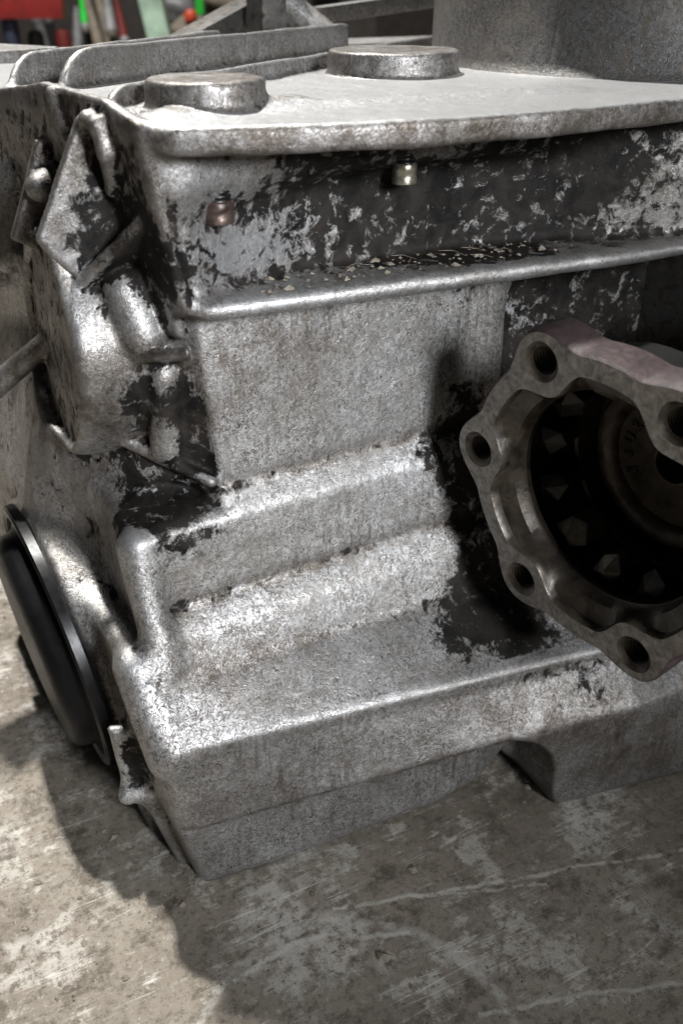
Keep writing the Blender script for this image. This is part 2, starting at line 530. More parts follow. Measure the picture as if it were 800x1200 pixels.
# top plate (bell flange), bowed front edge
p_plate = pid('top_plate')
s = sl((40, 205, 240), (312, 452, 256)); x_, y_, z_ = axes(s)
PXs = [60, 72, 90, 110, 139, 180, 235, 290, 312]
PYs = [240, 235, 229, 223.5, 218, 217, 222, 232, 237]
yp = blur(np.interp(GX[s[0]], PXs, PYs).astype(np.float32), 14, 0)[:, None, None]
f = smax(smax(yp - y_, np.abs(z_ - 249.0) - 3.6, 2.0), (73.0 - SE * (y_ - 243.0)) - x_, 4.0)
add(s, f, 5.0, p_plate)

# end plate: thin wall at the left end, its rim a little above the top plate
p_end = pid('end_plate')
s = sl((40, 236, 205), (90, 430, 252)); x_, y_, z_ = axes(s)
xe = xA(GZ[s[2]]).astype(np.float32)[None, None, :] - SE * (y_ - 243.0)
ztop = np.interp(GY[s[1]], [236, 243, 262, 300, 335, 420], [250.5, 253.0, 257.0, 258.0, 253.5, 243.0])[None, :, None]
f = smax(smax(np.abs(x_ - xe + 0.5) - 1.9, z_ - ztop, 0.8), YF[s[0], :][:, None, s[2]] - y_, 2.0)
f = smax(f, 192.0 - z_, 3.0)
add(s, f, 2.0, p_end)

# bearing boss on the end
p_boss = pid('bearing_boss')
nb = np.array([-0.9995, 0.0, 0.03]); nb /= np.linalg.norm(nb)
cb = pt(55, 402, x=50.5)
cyl(cb - nb * 40, cb, 38.5, 2.6, 3.0, p_boss, r2=37.0)
cyl(cb - nb * 3.0, cb + nb * 10, 33.5, 1.0, 2.0, sub=True)

def ptE(u, v, off=0.0):
    d = ray(u, v)
    for t in np.arange(200.0, 420.0, 0.25):
        p = CAMPOS + d * t
        sx = float(xA(p[2])) - SE * (p[1] - 243.0) - off
        if 139 < p[2] < 214: sx -= min(max(p[1] - 255.0, 0), 15.0) * min((214 - p[2]) / 12.0, 1.0) - 2.5 * min(max((p[1] - 251) / 3, 0), 1)
        if p[0] >= sx: break
    return p

# gussets and ribs between the boss, the end plate and the front corner
def rib_plate(pix, y, extra, thick=4.6, k=2.5):
    P = [pt(u, v, y=y) for u, v in pix]
    P += [np.array((e[0], y, e[1])) for e in extra]
    plate(P, thick, 0.7, k, pid('gusset'), normal=(0, 1, 0))
rib_plate([(89, 134), (41, 280), (48, 290), (84, 324)], 271, [(74, 214), (80, 251)], 3.4, 1.0)
rib_plate([(41, 163), (12, 280), (48, 296)], 306, [(64, 205), (70, 245)], 3.4, 1.0)
r_ = pid('arch_rib'); chain([ptE(97, 160, 3), ptE(103, 140, 4), ptE(113, 146, 4.5), ptE(124, 180, 4.5), ptE(134, 222, 2), ptE(137, 240, -2)], 2.3, 1.5, r_)
r_ = pid('rib'); plate([pt(78, 345, x=54), ptE(170, 258, 2), ptE(182, 262, -6), ptE(190, 300, -8), ptE(120, 345, -6)], 4.2, 0.7, 1.0, r_)
r_ = pid('oil_gallery'); capsule(ptE(147, 340, 1), ptE(167, 392, 1), 6.6, 7.0, 1.6, r_)
r_ = pid('rib'); plate([ptE(112, 424, 6), ptE(222, 413, 4), ptE(220, 416, -8), ptE(125, 430, -8)], 3.4, 0.6, 1.0, r_)
r_ = pid('oil_gallery'); capsule(ptE(192, 440, 0), ptE(197, 522, 0), 5.6, 5.6, 1.6, r_)
r_ = pid('rib'); capsule(ptE(122, 504, 7), np.array((86.0, 252.0, 145.0)), 2.4, 2.0, 1.5, r_)
plate([ptE(122, 504, 6), np.array((86.5, 252.5, 145.0)), ptE(235, 548, -5), ptE(150, 505, -8)], 3.2, 0.6, 1.0, r_)
r_ = pid('rib'); plate([ptE(118, 534, 7), ptE(200, 584, 5), ptE(205, 580, -8), ptE(140, 534, -8)], 3.8, 0.7, 1.2, r_)
r_ = pid('rib'); capsule(pt(56, 400, y=318), pt(-30, 474, y=335), 3.8, 4.6, 3.0, r_)
r_ = pid('boss_pin'); capsule(pt(17, 206, y=345), pt(12, 300, y=345), 5.0, 6.0, 2.0, r_)
r_ = pid('boss_pin'); capsule(pt(-2, 222, y=362), pt(-4, 320, y=362), 5.0, 5.0, 2.0, r_)
r_ = pid('boss_pin'); capsule(pt(20, 168, y=340), pt(36, 162, y=348), 2.6, 3.0, 2.0, r_)
r_ = pid('boss_pin'); capsule(pt(48, 219, y=300), pt(62, 212, y=304), 4.6, 4.6, 2.0, r_)
r_ = pid('rib'); capsule(ptE(62, 110, 3), ptE(82, 165, 3), 2.2, 2.0, 2.0, r_)
r_ = pid('rib'); capsule(ptE(104, 248, 4), ptE(128, 296, 4), 2.4, 2.2, 2.5, r_)
capsule(ptE(108, 180, 0), ptE(113, 205, 0), 3.0, 3.0, 1.2, sub=True)
capsule(ptE(100, 238, 0), ptE(122, 262, -2), 6.5, 7.0, 2.0, sub=True)

# web under the top plate at the left
r_ = pid('web'); capsule(np.array((82, 250, 239.0)), np.array((122, 261, 240.0)), 9.5, 9.0, 4.0, r_)
capsule(np.array((82, 252, 245.0)), np.array((122, 263, 246.0)), 9.5, 9.0, 4.0, r_)
# step under the plate along the alcove
capsule(np.array((112, 257, 243.0)), np.array((215, 256, 244.0)), 9.0, 9.0, 6.0, r_)

# round pads and ribs standing on the top plate
r_ = pid('round_pad'); cyl((98, 266, 248), (98, 266, 260.5), 16.5, 0.7, 2.0, r_)
r_ = pid('round_pad'); cyl((194, 328, 248), (194, 328, 261.0), 24.0, 0.7, 2.0, r_)
def wall(x0, y0, x1, y1, zt_, th, r, k=3.0):
    d = np.array((x1 - x0, y1 - y0, 0.0)); L = np.linalg.norm(d); d /= L
    P0 = np.array((x0, y0, 248.0))
    x1_ = min(x1, 320)
    arc = [P0 + d * (r - r * math.cos(a)) + np.array((0, 0, (zt_ - 248) * math.sin(a))) for a in np.linspace(0, math.pi / 2, 6)]
    plate(arc + [np.array((x1, y1, zt_)), np.array((x1, y1, 248.0))], th, 0.8, k, pid('bell_rib'))
wall(71, 326, 250, 452, 264.5, 3.4, 17)
wall(70, 270, 310, 458, 258.6, 3.2, 10)
wall(58, 338, 180, 450, 263.0, 3.0, 16)
capsule(pt(528, 44, y=372), pt(520, 60, y=372), 5, 5, 3.0, pid('round_pad'))

# pocket round the output flange
FC = np.array((182.0, 183.0, 141.0))           # centre of the flange face
FC = CAMPOS + ray(689.3, 600.8) * 279.5
cyl((FC[0] - 4, FC[1], FC[2]), (330, FC[1] + 20, FC[2] + 10), 61.0, 8.0, 8.0, sub=True)
box((206, 190, 146), (330, 276, 190), 5.0, 12.0, sub=True)

# lug low on the side housing, and the thin seams below it
lug = pid('lug')
plate([pt(124, 850, y=250), pt(168, 850, y=246), pt(198, 926, y=246), pt(198, 938, y=247), pt(148, 940, y=250)], 5.0, 2.0, 4.0, lug)
capsule(pt(150, 932, y=247), pt(194, 924, y=243), 3.0, 2.6, 4.0, lug)
r_ = pid('rib'); capsule(pt(176, 935, y=246), pt(228, 1030, y=236), 2.6, 2.6, 4.0, r_)
r_ = pid('rib'); capsule(pt(168, 940, y=262), pt(215, 1025, y=252), 2.4, 2.4, 4.0, r_)

# slight unevenness of the sand casting
def lump(step, amp):
    n = np.ceil((HI - LO) / step).astype(int) + 2
    g = rng.standard_normal(n).astype(np.float32)
    def ax_interp(g, axis, coords):
        t = (coords - LO[axis]) / step; i = np.floor(t).astype(int); fr = (t - i).astype(np.float32)
        fr = fr * fr * (3 - 2 * fr)
        sh = [1, 1, 1]; sh[axis] = -1
        return np.take(g, i, axis) * (1 - fr.reshape(sh)) + np.take(g, i + 1, axis) * fr.reshape(sh)
    g = ax_interp(g, 0, GX); g = ax_interp(g, 1, GY); g = ax_interp(g, 2, GZ)
    return g * amp
F += lump(14.0, 0.10); F += lump(5.0, 0.07)
# close at the grid borders
for ax in range(3):
    for e in (0, -1):
        q = [slice(None)] * 3; q[ax] = e
        F[tuple(q)] = np.maximum(F[tuple(q)], 1.0)

def surface_nets(F):
    S = F < 0
    n = np.array(F.shape)
    c = np.zeros(n - 1, np.int8)
    for dx in (0, 1):
        for dy in (0, 1):
            for dz in (0, 1):
                c += S[dx:n[0] - 1 + dx, dy:n[1] - 1 + dy, dz:n[2] - 1 + dz]
    act = (c > 0) & (c < 8)
    idx = np.argwhere(act)
    num = np.full(act.shape, -1, np.int32); num[act] = np.arange(len(idx))
    acc = np.zeros((len(idx), 3)); cnt = np.zeros(len(idx))
    corners = [(i, j, k) for i in (0, 1) for j in (0, 1) for k in (0, 1)]
    vals = {cn: F[idx[:, 0] + cn[0], idx[:, 1] + cn[1], idx[:, 2] + cn[2]] for cn in corners}
    for a in corners:
        for ax in range(3):
            if a[ax] == 0:
                b = list(a); b[ax] = 1; b = tuple(b)
                va, vb = vals[a], vals[b]
                m = (va < 0) != (vb < 0)
                t = np.where(m, va / np.where(m, va - vb, 1), 0)
                p = np.array(a, float)[None, :].repeat(len(idx), 0); p[:, ax] += t
                acc[m] += p[m]; cnt[m] += 1
    V = LO + HV * (idx + acc / cnt[:, None])
    quads = []
    for ax in range(3):
        o = [x for x in range(3) if x != ax]
        A = [slice(1, -1)] * 3; A[ax] = slice(0, -1); B = list(A); B[ax] = slice(1, None)
        sa = S[tuple(A)]; sb = S[tuple(B)]
        ed = np.argwhere(sa != sb)
        base = ed.copy()
        base[:, o[0]] += 1; base[:, o[1]] += 1
        inside = sa[tuple(ed.T)]
        def cell(d0, d1):
            q = base.copy(); q[:, o[0]] += d0; q[:, o[1]] += d1
            return num[q[:, 0], q[:, 1], q[:, 2]]
        q = np.stack([cell(-1, -1), cell(0, -1), cell(0, 0), cell(-1, 0)], 1)
        flip = inside if ax != 1 else ~inside
        q[~flip] = q[~flip][:, ::-1]
        quads.append(q)
    return V, np.concatenate(quads), idx

def grad_at(V):
    t = (V - LO) / HV; i = np.clip(np.floor(t).astype(int), 1, NXYZ - 3); fr = t - i
    g = np.zeros_like(V)
    for dx in (0, 1):
        for dy in (0, 1):
            for dz in (0, 1):
                w = np.abs(1 - dx - fr[:, 0]) * np.abs(1 - dy - fr[:, 1]) * np.abs(1 - dz - fr[:, 2])
                a, b, c = i[:, 0] + dx, i[:, 1] + dy, i[:, 2] + dz
                gg = np.stack([F[a + 1, b, c] - F[a - 1, b, c], F[a, b + 1, c] - F[a, b - 1, c], F[a, b, c + 1] - F[a, b, c - 1]], 1)
                g += gg * w[:, None]
    return g / np.maximum(np.linalg.norm(g, axis=1, keepdims=True), 1e-6)

def hit(u, v, t0=150.0):
    """where the sight line of a photo pixel meets the casting"""
    d = ray(u, v)
    for t in np.arange(t0, 700, 0.6):
        p = CAMPOS + d * t
        i = np.round((p - LO) / HV).astype(int)
        if np.all(i >= 0) and np.all(i < NXYZ) and F[tuple(i)] < 0:
            return p
    return CAMPOS + d * 330.0

V, Q, cellidx = surface_nets(F)
NRM = grad_at(V)

# grime (black oily flakes) and stain (brown varnish): patches on the casting, with shade painted into some
GR = np.full(len(V), 0.23); ST = np.full(len(V), 0.08)
def blob(arr, u, v, r, amt, pos=None):
    p = hit(u, v) if pos is None else np.array(pos)
    d2 = ((V - p) ** 2).sum(1)
    arr += amt * np.exp(-d2 / (2 * r * r))
for u, v, r, a in [  # black grime
    (290, 265, 16, .25), (400, 270, 13, .24), (470, 235, 10, .34), (520, 240, 12, .42), (560, 200, 14, .42), (640, 190, 18, .26), (600, 250, 14, .22),
    (430, 190, 12, .32), (350, 195, 10, .22), (560, 300, 12, .3), (450, 300, 8, .34), (700, 230, 18, .15), (760, 170, 16, .22),
    (120, 250, 8, .45), (150, 300, 10, .45), (180, 290, 8, .4), (200, 320, 6, .3), (60, 130, 16, .1),
    (165, 470, 7, .30), (205, 480, 8, .45), (170, 560, 7, .4), (215, 595, 8, .75), (175, 605, 8, .6), (140, 612, 5, .4), (225, 540, 6, .4),
    (545, 470, 8, .4), (560, 600, 9, .5), (550, 550, 8, .6), (505, 535, 4, .45), (520, 560, 4, .3), (560, 690, 10, .45), (535, 745, 7, .45), (610, 740, 12, .45), (590, 400, 9, .35),
    (690, 800, 7, .25), (560, 640, 8, .3), (640, 370, 14, .45), (700, 330, 20, .5), (70, 440, 14, .10), (100, 510, 6, .2),
    (150, 890, 10, .5), (165, 800, 4, .2), (155, 765, 4, .2), (128, 690, 4, .25), (110, 620, 4, .25)]:
    blob(GR, u, v, r, a)
for u, v, r, a in [  # brown varnish, plus painted shade under the ledge; lower face toned darker
    (300, 395, 9, .55), (350, 390, 9, .4), (400, 375, 8, .25), (230, 760, 10, .55), (300, 745, 10, .45), (260, 800, 12, .3), (360, 730, 10, .2),
    (650, 200, 22, .55), (740, 210, 20, .5), (620, 160, 14, .5), (60, 150, 26, .8), (130, 200, 16, .5), (180, 300, 12, .5), (150, 460, 12, .55), (200, 470, 12, .5),
    (60, 400, 18, .6), (700, 860, 22, .55), (760, 880, 20, .55), (560, 860, 18, .22), (620, 820, 14, .2), (230, 480, 8, .3), (215, 360, 8, .5), (230, 900, 12, .15),
    (340, 900, 20, .18), (540, 320, 12, .4), (300, 180, 12, .35), (450, 160, 20, .3), (140, 700, 8, .25), (190, 620, 10, .5), (300, 930, 16, .3), (420, 890, 18, .3), (540, 880, 18, .25), (640, 850, 18, .25), (400, 970, 14, .15)]:
    blob(ST, u, v, r, a)
# dirt and painted shade lines in the creases between the steps and along the lower seam
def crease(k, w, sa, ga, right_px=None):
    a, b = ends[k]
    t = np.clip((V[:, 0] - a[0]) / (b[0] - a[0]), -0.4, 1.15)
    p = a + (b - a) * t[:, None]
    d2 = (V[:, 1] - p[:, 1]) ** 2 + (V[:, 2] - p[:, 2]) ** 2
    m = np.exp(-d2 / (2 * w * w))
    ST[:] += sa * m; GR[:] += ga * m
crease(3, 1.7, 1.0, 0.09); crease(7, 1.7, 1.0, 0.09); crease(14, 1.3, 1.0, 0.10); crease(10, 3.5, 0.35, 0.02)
# recess insides stay oily and take painted shade
# the machined plate top carries little grime
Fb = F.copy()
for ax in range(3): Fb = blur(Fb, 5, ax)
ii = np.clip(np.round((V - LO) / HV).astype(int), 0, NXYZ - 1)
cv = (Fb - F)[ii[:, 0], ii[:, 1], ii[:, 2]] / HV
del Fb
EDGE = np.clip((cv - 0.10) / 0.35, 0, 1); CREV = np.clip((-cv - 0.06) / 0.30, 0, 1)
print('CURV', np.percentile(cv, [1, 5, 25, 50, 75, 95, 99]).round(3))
GR += CREV * 0.16 - EDGE * 0.40  # darker in concave creases, cleaner on convex edges
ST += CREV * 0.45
pe = ID[cellidx[:, 0], cellidx[:, 1], cellidx[:, 2]] == p_end
GR[pe] += 0.22; ST[pe] += 0.7
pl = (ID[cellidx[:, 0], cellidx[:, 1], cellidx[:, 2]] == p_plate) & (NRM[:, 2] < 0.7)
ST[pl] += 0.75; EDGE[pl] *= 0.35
top = (NRM[:, 2] > 0.9) & (V[:, 2] > 245)
GR[top] *= 0.25; ST[top] *= 0.3
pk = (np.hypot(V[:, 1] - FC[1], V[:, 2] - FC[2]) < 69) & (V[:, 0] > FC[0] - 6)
GR[pk] += 0.9  # flange pocket blackened: oil plus painted recess shade
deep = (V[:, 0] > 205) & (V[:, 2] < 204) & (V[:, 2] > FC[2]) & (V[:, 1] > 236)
GR[deep] += 0.6  # black oil and painted shade of the ledge
pid_v = ID[cellidx[:, 0], cellidx[:, 1], cellidx[:, 2]]
BARE_LIT = np.where(top & (pid_v == p_plate), 0.9, 0.0) + 0.35 * EDGE  # machined plate top; convex edges paled, adding to their highlights
for u, v, r, a in [(290, 290, 10, .6), (250, 310, 9, .6), (340, 270, 10, .5), (230, 205, 10, .5), (105, 370, 8, .25), (162, 365, 7, .3), (60, 540, 14, .3), (60, 280, 8, .5), (430, 560, 14, .35), (300, 600, 12, .2), (400, 740, 14, .3), (440, 450, 16, .25), (760, 250, 12, .3), (152, 632, 4, .8), (158, 778, 4, .8), (300, 865, 10, .3)]:  # paler metal, partly light painted onto wall, bands and boss
    blob(BARE_LIT, u, v, r, a)
br = np.isin(pid_v, [i for i, n in enumerate(PARTS) if n == 'bell_rib'])
sd = pid_v == p_side
gs = np.isin(pid_v, [i for i, n in enumerate(PARTS) if n in ('gusset', 'arch_rib', 'rib')])
ST[gs] += 0.42; GR[gs] += 0.08
for u, v, r, a in [(110, 480, 12, .5), (60, 480, 14, .4), (95, 430, 10, .3), (175, 460, 10, .4)]:
    blob(ST, u, v, r, a)
ST[sd] += 0.30; GR[sd] += 0.10  # side housing toned down against the ceiling lamp, shade put into the colour
ST[br] += 0.25; GR[br] += 0.06
pad = np.isin(pid_v, [i for i, n in enumerate(PARTS) if n == 'round_pad'])
BARE_LIT[pad] *= 0.15; GR[pad] = 0.12; ST[pad] = 0.85
bf = (pid_v == p_boss) & (NRM[:, 0] < -0.9)
ST[bf] += 0.9; GR[bf] += 0.14  # left-facing end: brown grime plus its shade painted in
GR = np.clip(GR, 0, 0.63); ST = np.clip(ST, 0, 1)

# ------------------------------------------------------------------ gearbox: one thing, split into parts
gearbox = empty('gearbox', (0.17, 0.28, 0.0), 'dirty cast aluminium gearbox with stepped ribbed wall standing on the concrete floor', 'gearbox')
fid = ID[cellidx[:, 0], cellidx[:, 1], cellidx[:, 2]][Q[:, 0]]
for k, nm in enumerate(PARTS):
    qs = Q[fid == k]
    if len(qs) < 12: continue
    used, inv = np.unique(qs, return_inverse=True)
    o = mesh_obj(nm, V[used], inv.reshape(-1, 4), M['cast'], gearbox, True, normals=NRM[used])
    for an, arr in (('grime_shade', GR), ('stain_shade', ST), ('bare_lit', BARE_LIT)):
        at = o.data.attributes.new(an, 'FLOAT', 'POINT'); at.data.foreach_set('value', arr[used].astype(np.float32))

# big tube of the bell housing
t = MB(); t.lathe((330, 332, 0), (0, 0, 1), [(103, 250.5), (100.5, 253.5), (98.5, 257), (97.5, 300), (97, 322), (90, 322), (90, 260)], 96, False)
o = t.build('bell_tube', M['tubecast'], gearbox)

# ------------------------------------------------------------------ output flange (faces -X)
FT, FTZ = 0.1607, 0.0915                     # the shaft sits a little skew to the casting
FAX = np.array((math.cos(FT) * math.cos(FTZ), math.sin(FT) * math.cos(FTZ), math.sin(FTZ))); FEY = np.array((-math.sin(FT), math.cos(FT), 0)); FEZ = np.cross(FAX, FEY)
RP = 47.0                                      # bolt circle radius
Apx = np.array((-58, -170.0))
def fl(r, th, s):
    """point on the flange: radius, angle (0 = first bolt hole), s = depth behind the face"""
    return FC + FAX * s + FEY * (r * math.cos(th)) + FEZ * (r * math.sin(th))
def proj(p):
    d = np.array(p) - CAMPOS; w = d @ FWD
    return 400 + FPX * (d @ RIGHT) / w, 600 - FPX * (d @ UP) / w
TH0 = 2.1505
def r_out(a):
    c = math.cos(6 * (a - TH0)); return 48.6 + 7.4 * max(0.0, (c + 0.35) / 1.35) ** 1.5
def r_in(a):
    c = math.cos(6 * (a - TH0)); return 42.6 - 6.4 * max(0.0, (c + 0.35) / 1.35) ** 1.5
flange = None
NS = 216
def ring_verts(fr, s): return [fl(fr(2 * math.pi * i / NS), 2 * math.pi * i / NS, s) for i in range(NS)]
# front face with six holes: built with bmesh triangulation between outlines
def flange_face(name, mat, parent):
    bm = bmesh.new()
    base = np.array(parent_world(parent))
    def loop(pts):
        vs_ = [bm.verts.new(Vector(p * MM - base)) for p in pts]
        return [bm.edges.new((vs_[i], vs_[(i + 1) % len(vs_)])) for i in range(len(vs_))]
    E = loop(ring_verts(r_out, 0)) + loop(ring_verts(r_in, 0))
    for k in range(6):
        c = fl(RP, TH0 + k * math.pi / 3, 0)
        E += loop([c + FEY * (6.3 * math.cos(a)) + FEZ * (6.3 * math.sin(a)) for a in np.linspace(0, 2 * math.pi, 33)[:-1]])
    bmesh.ops.triangle_fill(bm, edges=E, use_beauty=True)
    # drop fills inside the holes and outside the ring
    kill = []
    for f in bm.faces:
        c = np.array(f.calc_center_median()) + base; c = c / MM
        dy, dz = (c - FC) @ FEY, (c - FC) @ FEZ; a = math.atan2(dz, dy); r = math.hypot(dy, dz)
        if r < r_in(a) - 0.3: kill.append(f); continue
        for k in range(6):
            q = fl(RP, TH0 + k * math.pi / 3, 0)
            if np.linalg.norm(c - q) < 5.9: kill.append(f); break
    bmesh.ops.delete(bm, geom=kill, context='FACES_ONLY')
    bmesh.ops.recalc_face_normals(bm, faces=bm.faces)
    me = bpy.data.meshes.new(name); bm.to_mesh(me); bm.free(); me.materials.append(mat)
    return link(bpy.data.objects.new(name, me), parent)

flange = flange_face('output_flange', M['flange_face'], gearbox)
# outer rim, painted
rim = MB()
P = ring_verts(lambda a: r_out(a), 0.0) + ring_verts(lambda a: r_out(a) + 0.7, 0.8) + ring_verts(lambda a: r_out(a) + 0.6, 13.0) + ring_verts(lambda a: r_out(a) - 1.5, 15.5) + ring_verts(lambda a: 40.0, 17.0)
rim.add(P, [[k * NS + i, k * NS + (i + 1) % NS, (k + 1) * NS + (i + 1) % NS, (k + 1) * NS + i] for k in range(4) for i in range(NS)])
rim.build('painted_rim', M['maroon'], flange)
# scalloped throat, stepping inwards
thr = MB()
rows = [(lambda a: r_in(a), 0.0), (lambda a: r_in(a) - 0.4, 1.0), (lambda a: r_in(a) - 0.6, 3.2), (lambda a: 36.6, 6.0), (lambda a: 35.4, 9.5), (lambda a: 34.8, 10.2), (lambda a: 34.8, 12.0), (lambda a: 41.5, 12.5), (lambda a: 41.5, 29.0), (lambda a: 33.3, 39.0), (lambda a: 33.2, 44.0)]
P = []
for fr, s_ in rows: P += ring_verts(fr, s_)
thr.add(P, [[k * NS + i, (k + 1) * NS + i, (k + 1) * NS + (i + 1) % NS, k * NS + (i + 1) % NS] for k in range(len(rows) - 1) for i in range(NS)])
thr.build('flange_throat', M['cup'], flange)
# threaded holes
for k in range(6):
    a0 = TH0 + k * math.pi / 3; c = fl(RP, a0, 0)
    prof = [(6.3, 0.0), (5.4, 0.9)]
    s_ = 0.9
    while s_ < 13: prof += [(5.0, s_ + 0.35), (4.4, s_ + 0.62), (5.0, s_ + 0.9)]; s_ += 1.25
    prof += [(4.4, 14.0), (0.05, 14.2)]
    h = MB(); h.lathe(c, FAX, prof, 32, False)
    h.build('threaded_hole', M['cup'], flange, auto=80)
# worn facets round the joint cage; the darker steel paints unlit ones
tm = []
NT_ = 12
for k in range(NT_):
    a = TH0 + 0.10 + k * 2 * math.pi / NT_
    b = MB()
    w = 1.0 + 0.12 * math.sin(k * 2.3)
    sec = [(36.5, a - 0.10 * w, 16.5), (32.0, a - 0.185 * w, 18.5), (27.6, a - 0.03, 21.5), (30.2, a + 0.12 * w, 20.0), (36.0, a + 0.13 * w, 16.5)]
    fr = [fl(r_, q, s_) for r_, q, s_ in sec]; bk = [fl(r_ + 2.0, q * 1.0, 31) for r_, q, s_ in sec]
    mid_ = fl(33.5, a, 15.6)
    b.add(fr + bk + [mid_], [[i, (i + 1) % 5, 10] for i in range(5)] + [[i, (i + 5), (i + 1) % 5 + 5, (i + 1) % 5] for i in range(5)] + [[9, 8, 7, 6, 5]])
    b.build('joint_tooth', M['tooth'] if k % 5 in (0, 1) else M['tooth_shade'], flange, smooth=False, bevel=0.35)
# cage ring, groove and dished hub with its hole
hub = MB(); hub.lathe(FC, FAX, [(36.0, 35.0), (35.5, 33.5), (34.3, 33.0), (33.2, 33.6), (33.0, 44.0), (29.5, 44.5), (29.0, 38.2), (28.0, 37.0), (25.0, 37.0), (22.6, 38.6), (21.8, 40.5), (9.5, 40.9), (7.6, 40.6), (7.2, 39.4), (6.2, 39.4), (5.8, 41.0), (5.8, 60), (0.1, 60)], 96, False)
hub.build('hub_dish', M['cup'], flange, auto=50)
# stamped characters on the hub
txt = 'E 5 U 2 C0 8 4 0'
def stamped(ch, ang, r):
    c = bpy.data.curves.new('stamped_mark', 'FONT'); c.body = ch; c.size = 0.0052; c.extrude = 0.00025; c.align_x = 'CENTER'; c.align_y = 'CENTER'; c.bevel_depth = 0.0001
    o = bpy.data.objects.new('stamped_mark', c); COL.objects.link(o)
    dg = bpy.context.evaluated_depsgraph_get(); me = bpy.data.meshes.new_from_object(o.evaluated_get(dg)); bpy.data.objects.remove(o)
    me.materials.clear(); me.materials.append(M['hubmark'])
    q = bpy.data.objects.new('stamped_mark', me)
    rad = FEY * math.cos(ang) + FEZ * math.sin(ang); nx = -FAX; right = np.cross(rad, nx)
    m = Matrix(((right[0], rad[0], nx[0]), (right[1], rad[1], nx[1]), (right[2], rad[2], nx[2]))).to_4x4()
    pos = fl(r, ang, 40.3) * MM - np.array(parent_world(flange))
    m.translation = Vector(pos)
    q.matrix_local = m
    q.parent = flange; COL.objects.link(q)
M['hubmark'] = simple('stamped_steel', (0.05, 0.042, 0.032), 0.3, 0.5, 300, 0.4, 0.2)
for k, ch in enumerate('E5U2048O'):
    stamped(ch, math.radians(-8 + k * 19 - 20), 17.5)
# shaft behind the flange
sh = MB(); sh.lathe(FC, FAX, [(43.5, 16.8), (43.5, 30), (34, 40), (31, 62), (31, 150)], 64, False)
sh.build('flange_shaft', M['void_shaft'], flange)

# ------------------------------------------------------------------ bolts hanging under the top plate
def stud(u, v, ytop, mat, r):
    c = pt(u, v, y=ytop)
    b = MB(); b.lathe(c, (0, 0, 1), [(r * .75, -0.0), (r, 0.5), (r, 2.0), (r * .96, 2.4), (r * .96, 3.6), (r, 4.0), (r, 6.0), (r * .9, 6.4)], 28, True)
    o = b.build('bolt', mat, gearbox, auto=60)
    b = MB(); zz = 6.2; prof = [(r * .85, zz)]
    while zz < 246.5 - c[2]: prof += [(r * .85, zz + .5), (r * .72, zz + .8), (r * .85, zz + 1.1)]; zz += 1.2
    b.lathe(c, (0, 0, 1), prof, 24, False); b.build('thread', M['void'], o, auto=80)  # black thread paints the shade under the plate
    return o
o = stud(256, 262, 248.5, M['rust'], 4.6); o['label'] = 'rusty bolt end under the top plate at the left'
o = stud(473, 216, 252, M['bolt'], 3.8); o['label'] = 'bright bolt end under the middle of the top plate'

# ------------------------------------------------------------------ black end cover on the side housing
nd = np.array([-0.992, -0.045, -0.115]); nd /= np.linalg.norm(nd)
dc = DC
cover = empty('end_cover', (0, 0, 0)); cover.parent = gearbox; cover.location = Vector(dc * MM) - gearbox.location
RD = 54.0
m = MB(); m.lathe(dc, -nd, [(RD * .97, 3.0), (RD, 2.0), (RD, -1.2), (RD - .8, -2.0), (RD - 2.6, -2.0), (RD - 3.2, -1.2), (RD - 4.5, -1.2), (RD - 4.9, 2.0)], 120, False)
m.build('cover_rim', M['gloss_black'], cover)
m = MB(); m.lathe(dc, -nd, [(RD - 4.0, 3.0), (RD - 8.0, 0.5), (RD - 10, -3.0), (RD - 10.4, -6), (RD - 12, -9), (RD - 15, -10.5), (RD - 20, -11), (12, -11.2), (0.1, -11.2)], 120, False)
m.build('cover_dome', M['black'], cover)
m = MB(); pc = pt(14, 648, x=34.0); m.lathe(pc, nd, [(5.0, -4), (5.0, 3.0), (4.2, 4.2), (0.1, 4.6)], 24, False)
m.build('vent_plug', M['machined'], cover)
# ------------------------------------------------------------------ rear pieces seen above the top plate
def bar(name, p, q, w, h, mat, bevel=0.8):
    p = np.array(p, float); q = np.array(q, float); d = q - p; L = np.linalg.norm(d); d /= L
    k = np.array((0, 0, 1.0)); b = np.cross(k, d); b /= np.linalg.norm(b); k2 = np.cross(d, b)
    m = MB(); m.box((p + q) / 2, (L, w, h), axes=(d, b, k2)); return m.build(name, mat, gearbox, smooth=True, bevel=bevel)
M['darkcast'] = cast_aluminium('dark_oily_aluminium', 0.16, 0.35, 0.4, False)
M['plaincast'] = cast_aluminium('plain_cast_aluminium', 0.9, 0.05, 0.5, False)
bar('strut', pt(205, 58, y=470), pt(302, 4, y=500), 14, 9, M['darkcast'])
bar('mounting_block', pt(320, 52, y=470), pt(320, -40, y=470), 20, 20, M['darkcast'])
m = MB(); m.tube([pt(318, -12, y=470), pt(352, 18, y=462), pt(392, 50, y=452)], 6.5, 20); m.build('breather_tube', M['plaincast'], gearbox)
m = MB(); m.box((245, 500, 247), (260, 110, 8), rot=0.0); m.build('bell_floor', M['plaincast'], gearbox, bevel=1.0)
m = MB(); m.box((340, 345, 128), (112, 190, 236)); m.build('differential_housing', M['darkcast'], gearbox, bevel=4)
bar('rear_rail', pt(372, 18, y=500), pt(540, -6, y=520), 8, 8, M['plaincast'])
m = MB(); m.box((75, 470, 247), (46, 40, 20), rot=0.5); m.build('rear_lug', M['plaincast'], gearbox, bevel=1.2)
m = MB(); m.box((30, 410, 240), (30, 20, 24), rot=0.3); m.build('rear_lug', M['plaincast'], gearbox, bevel=1.2)

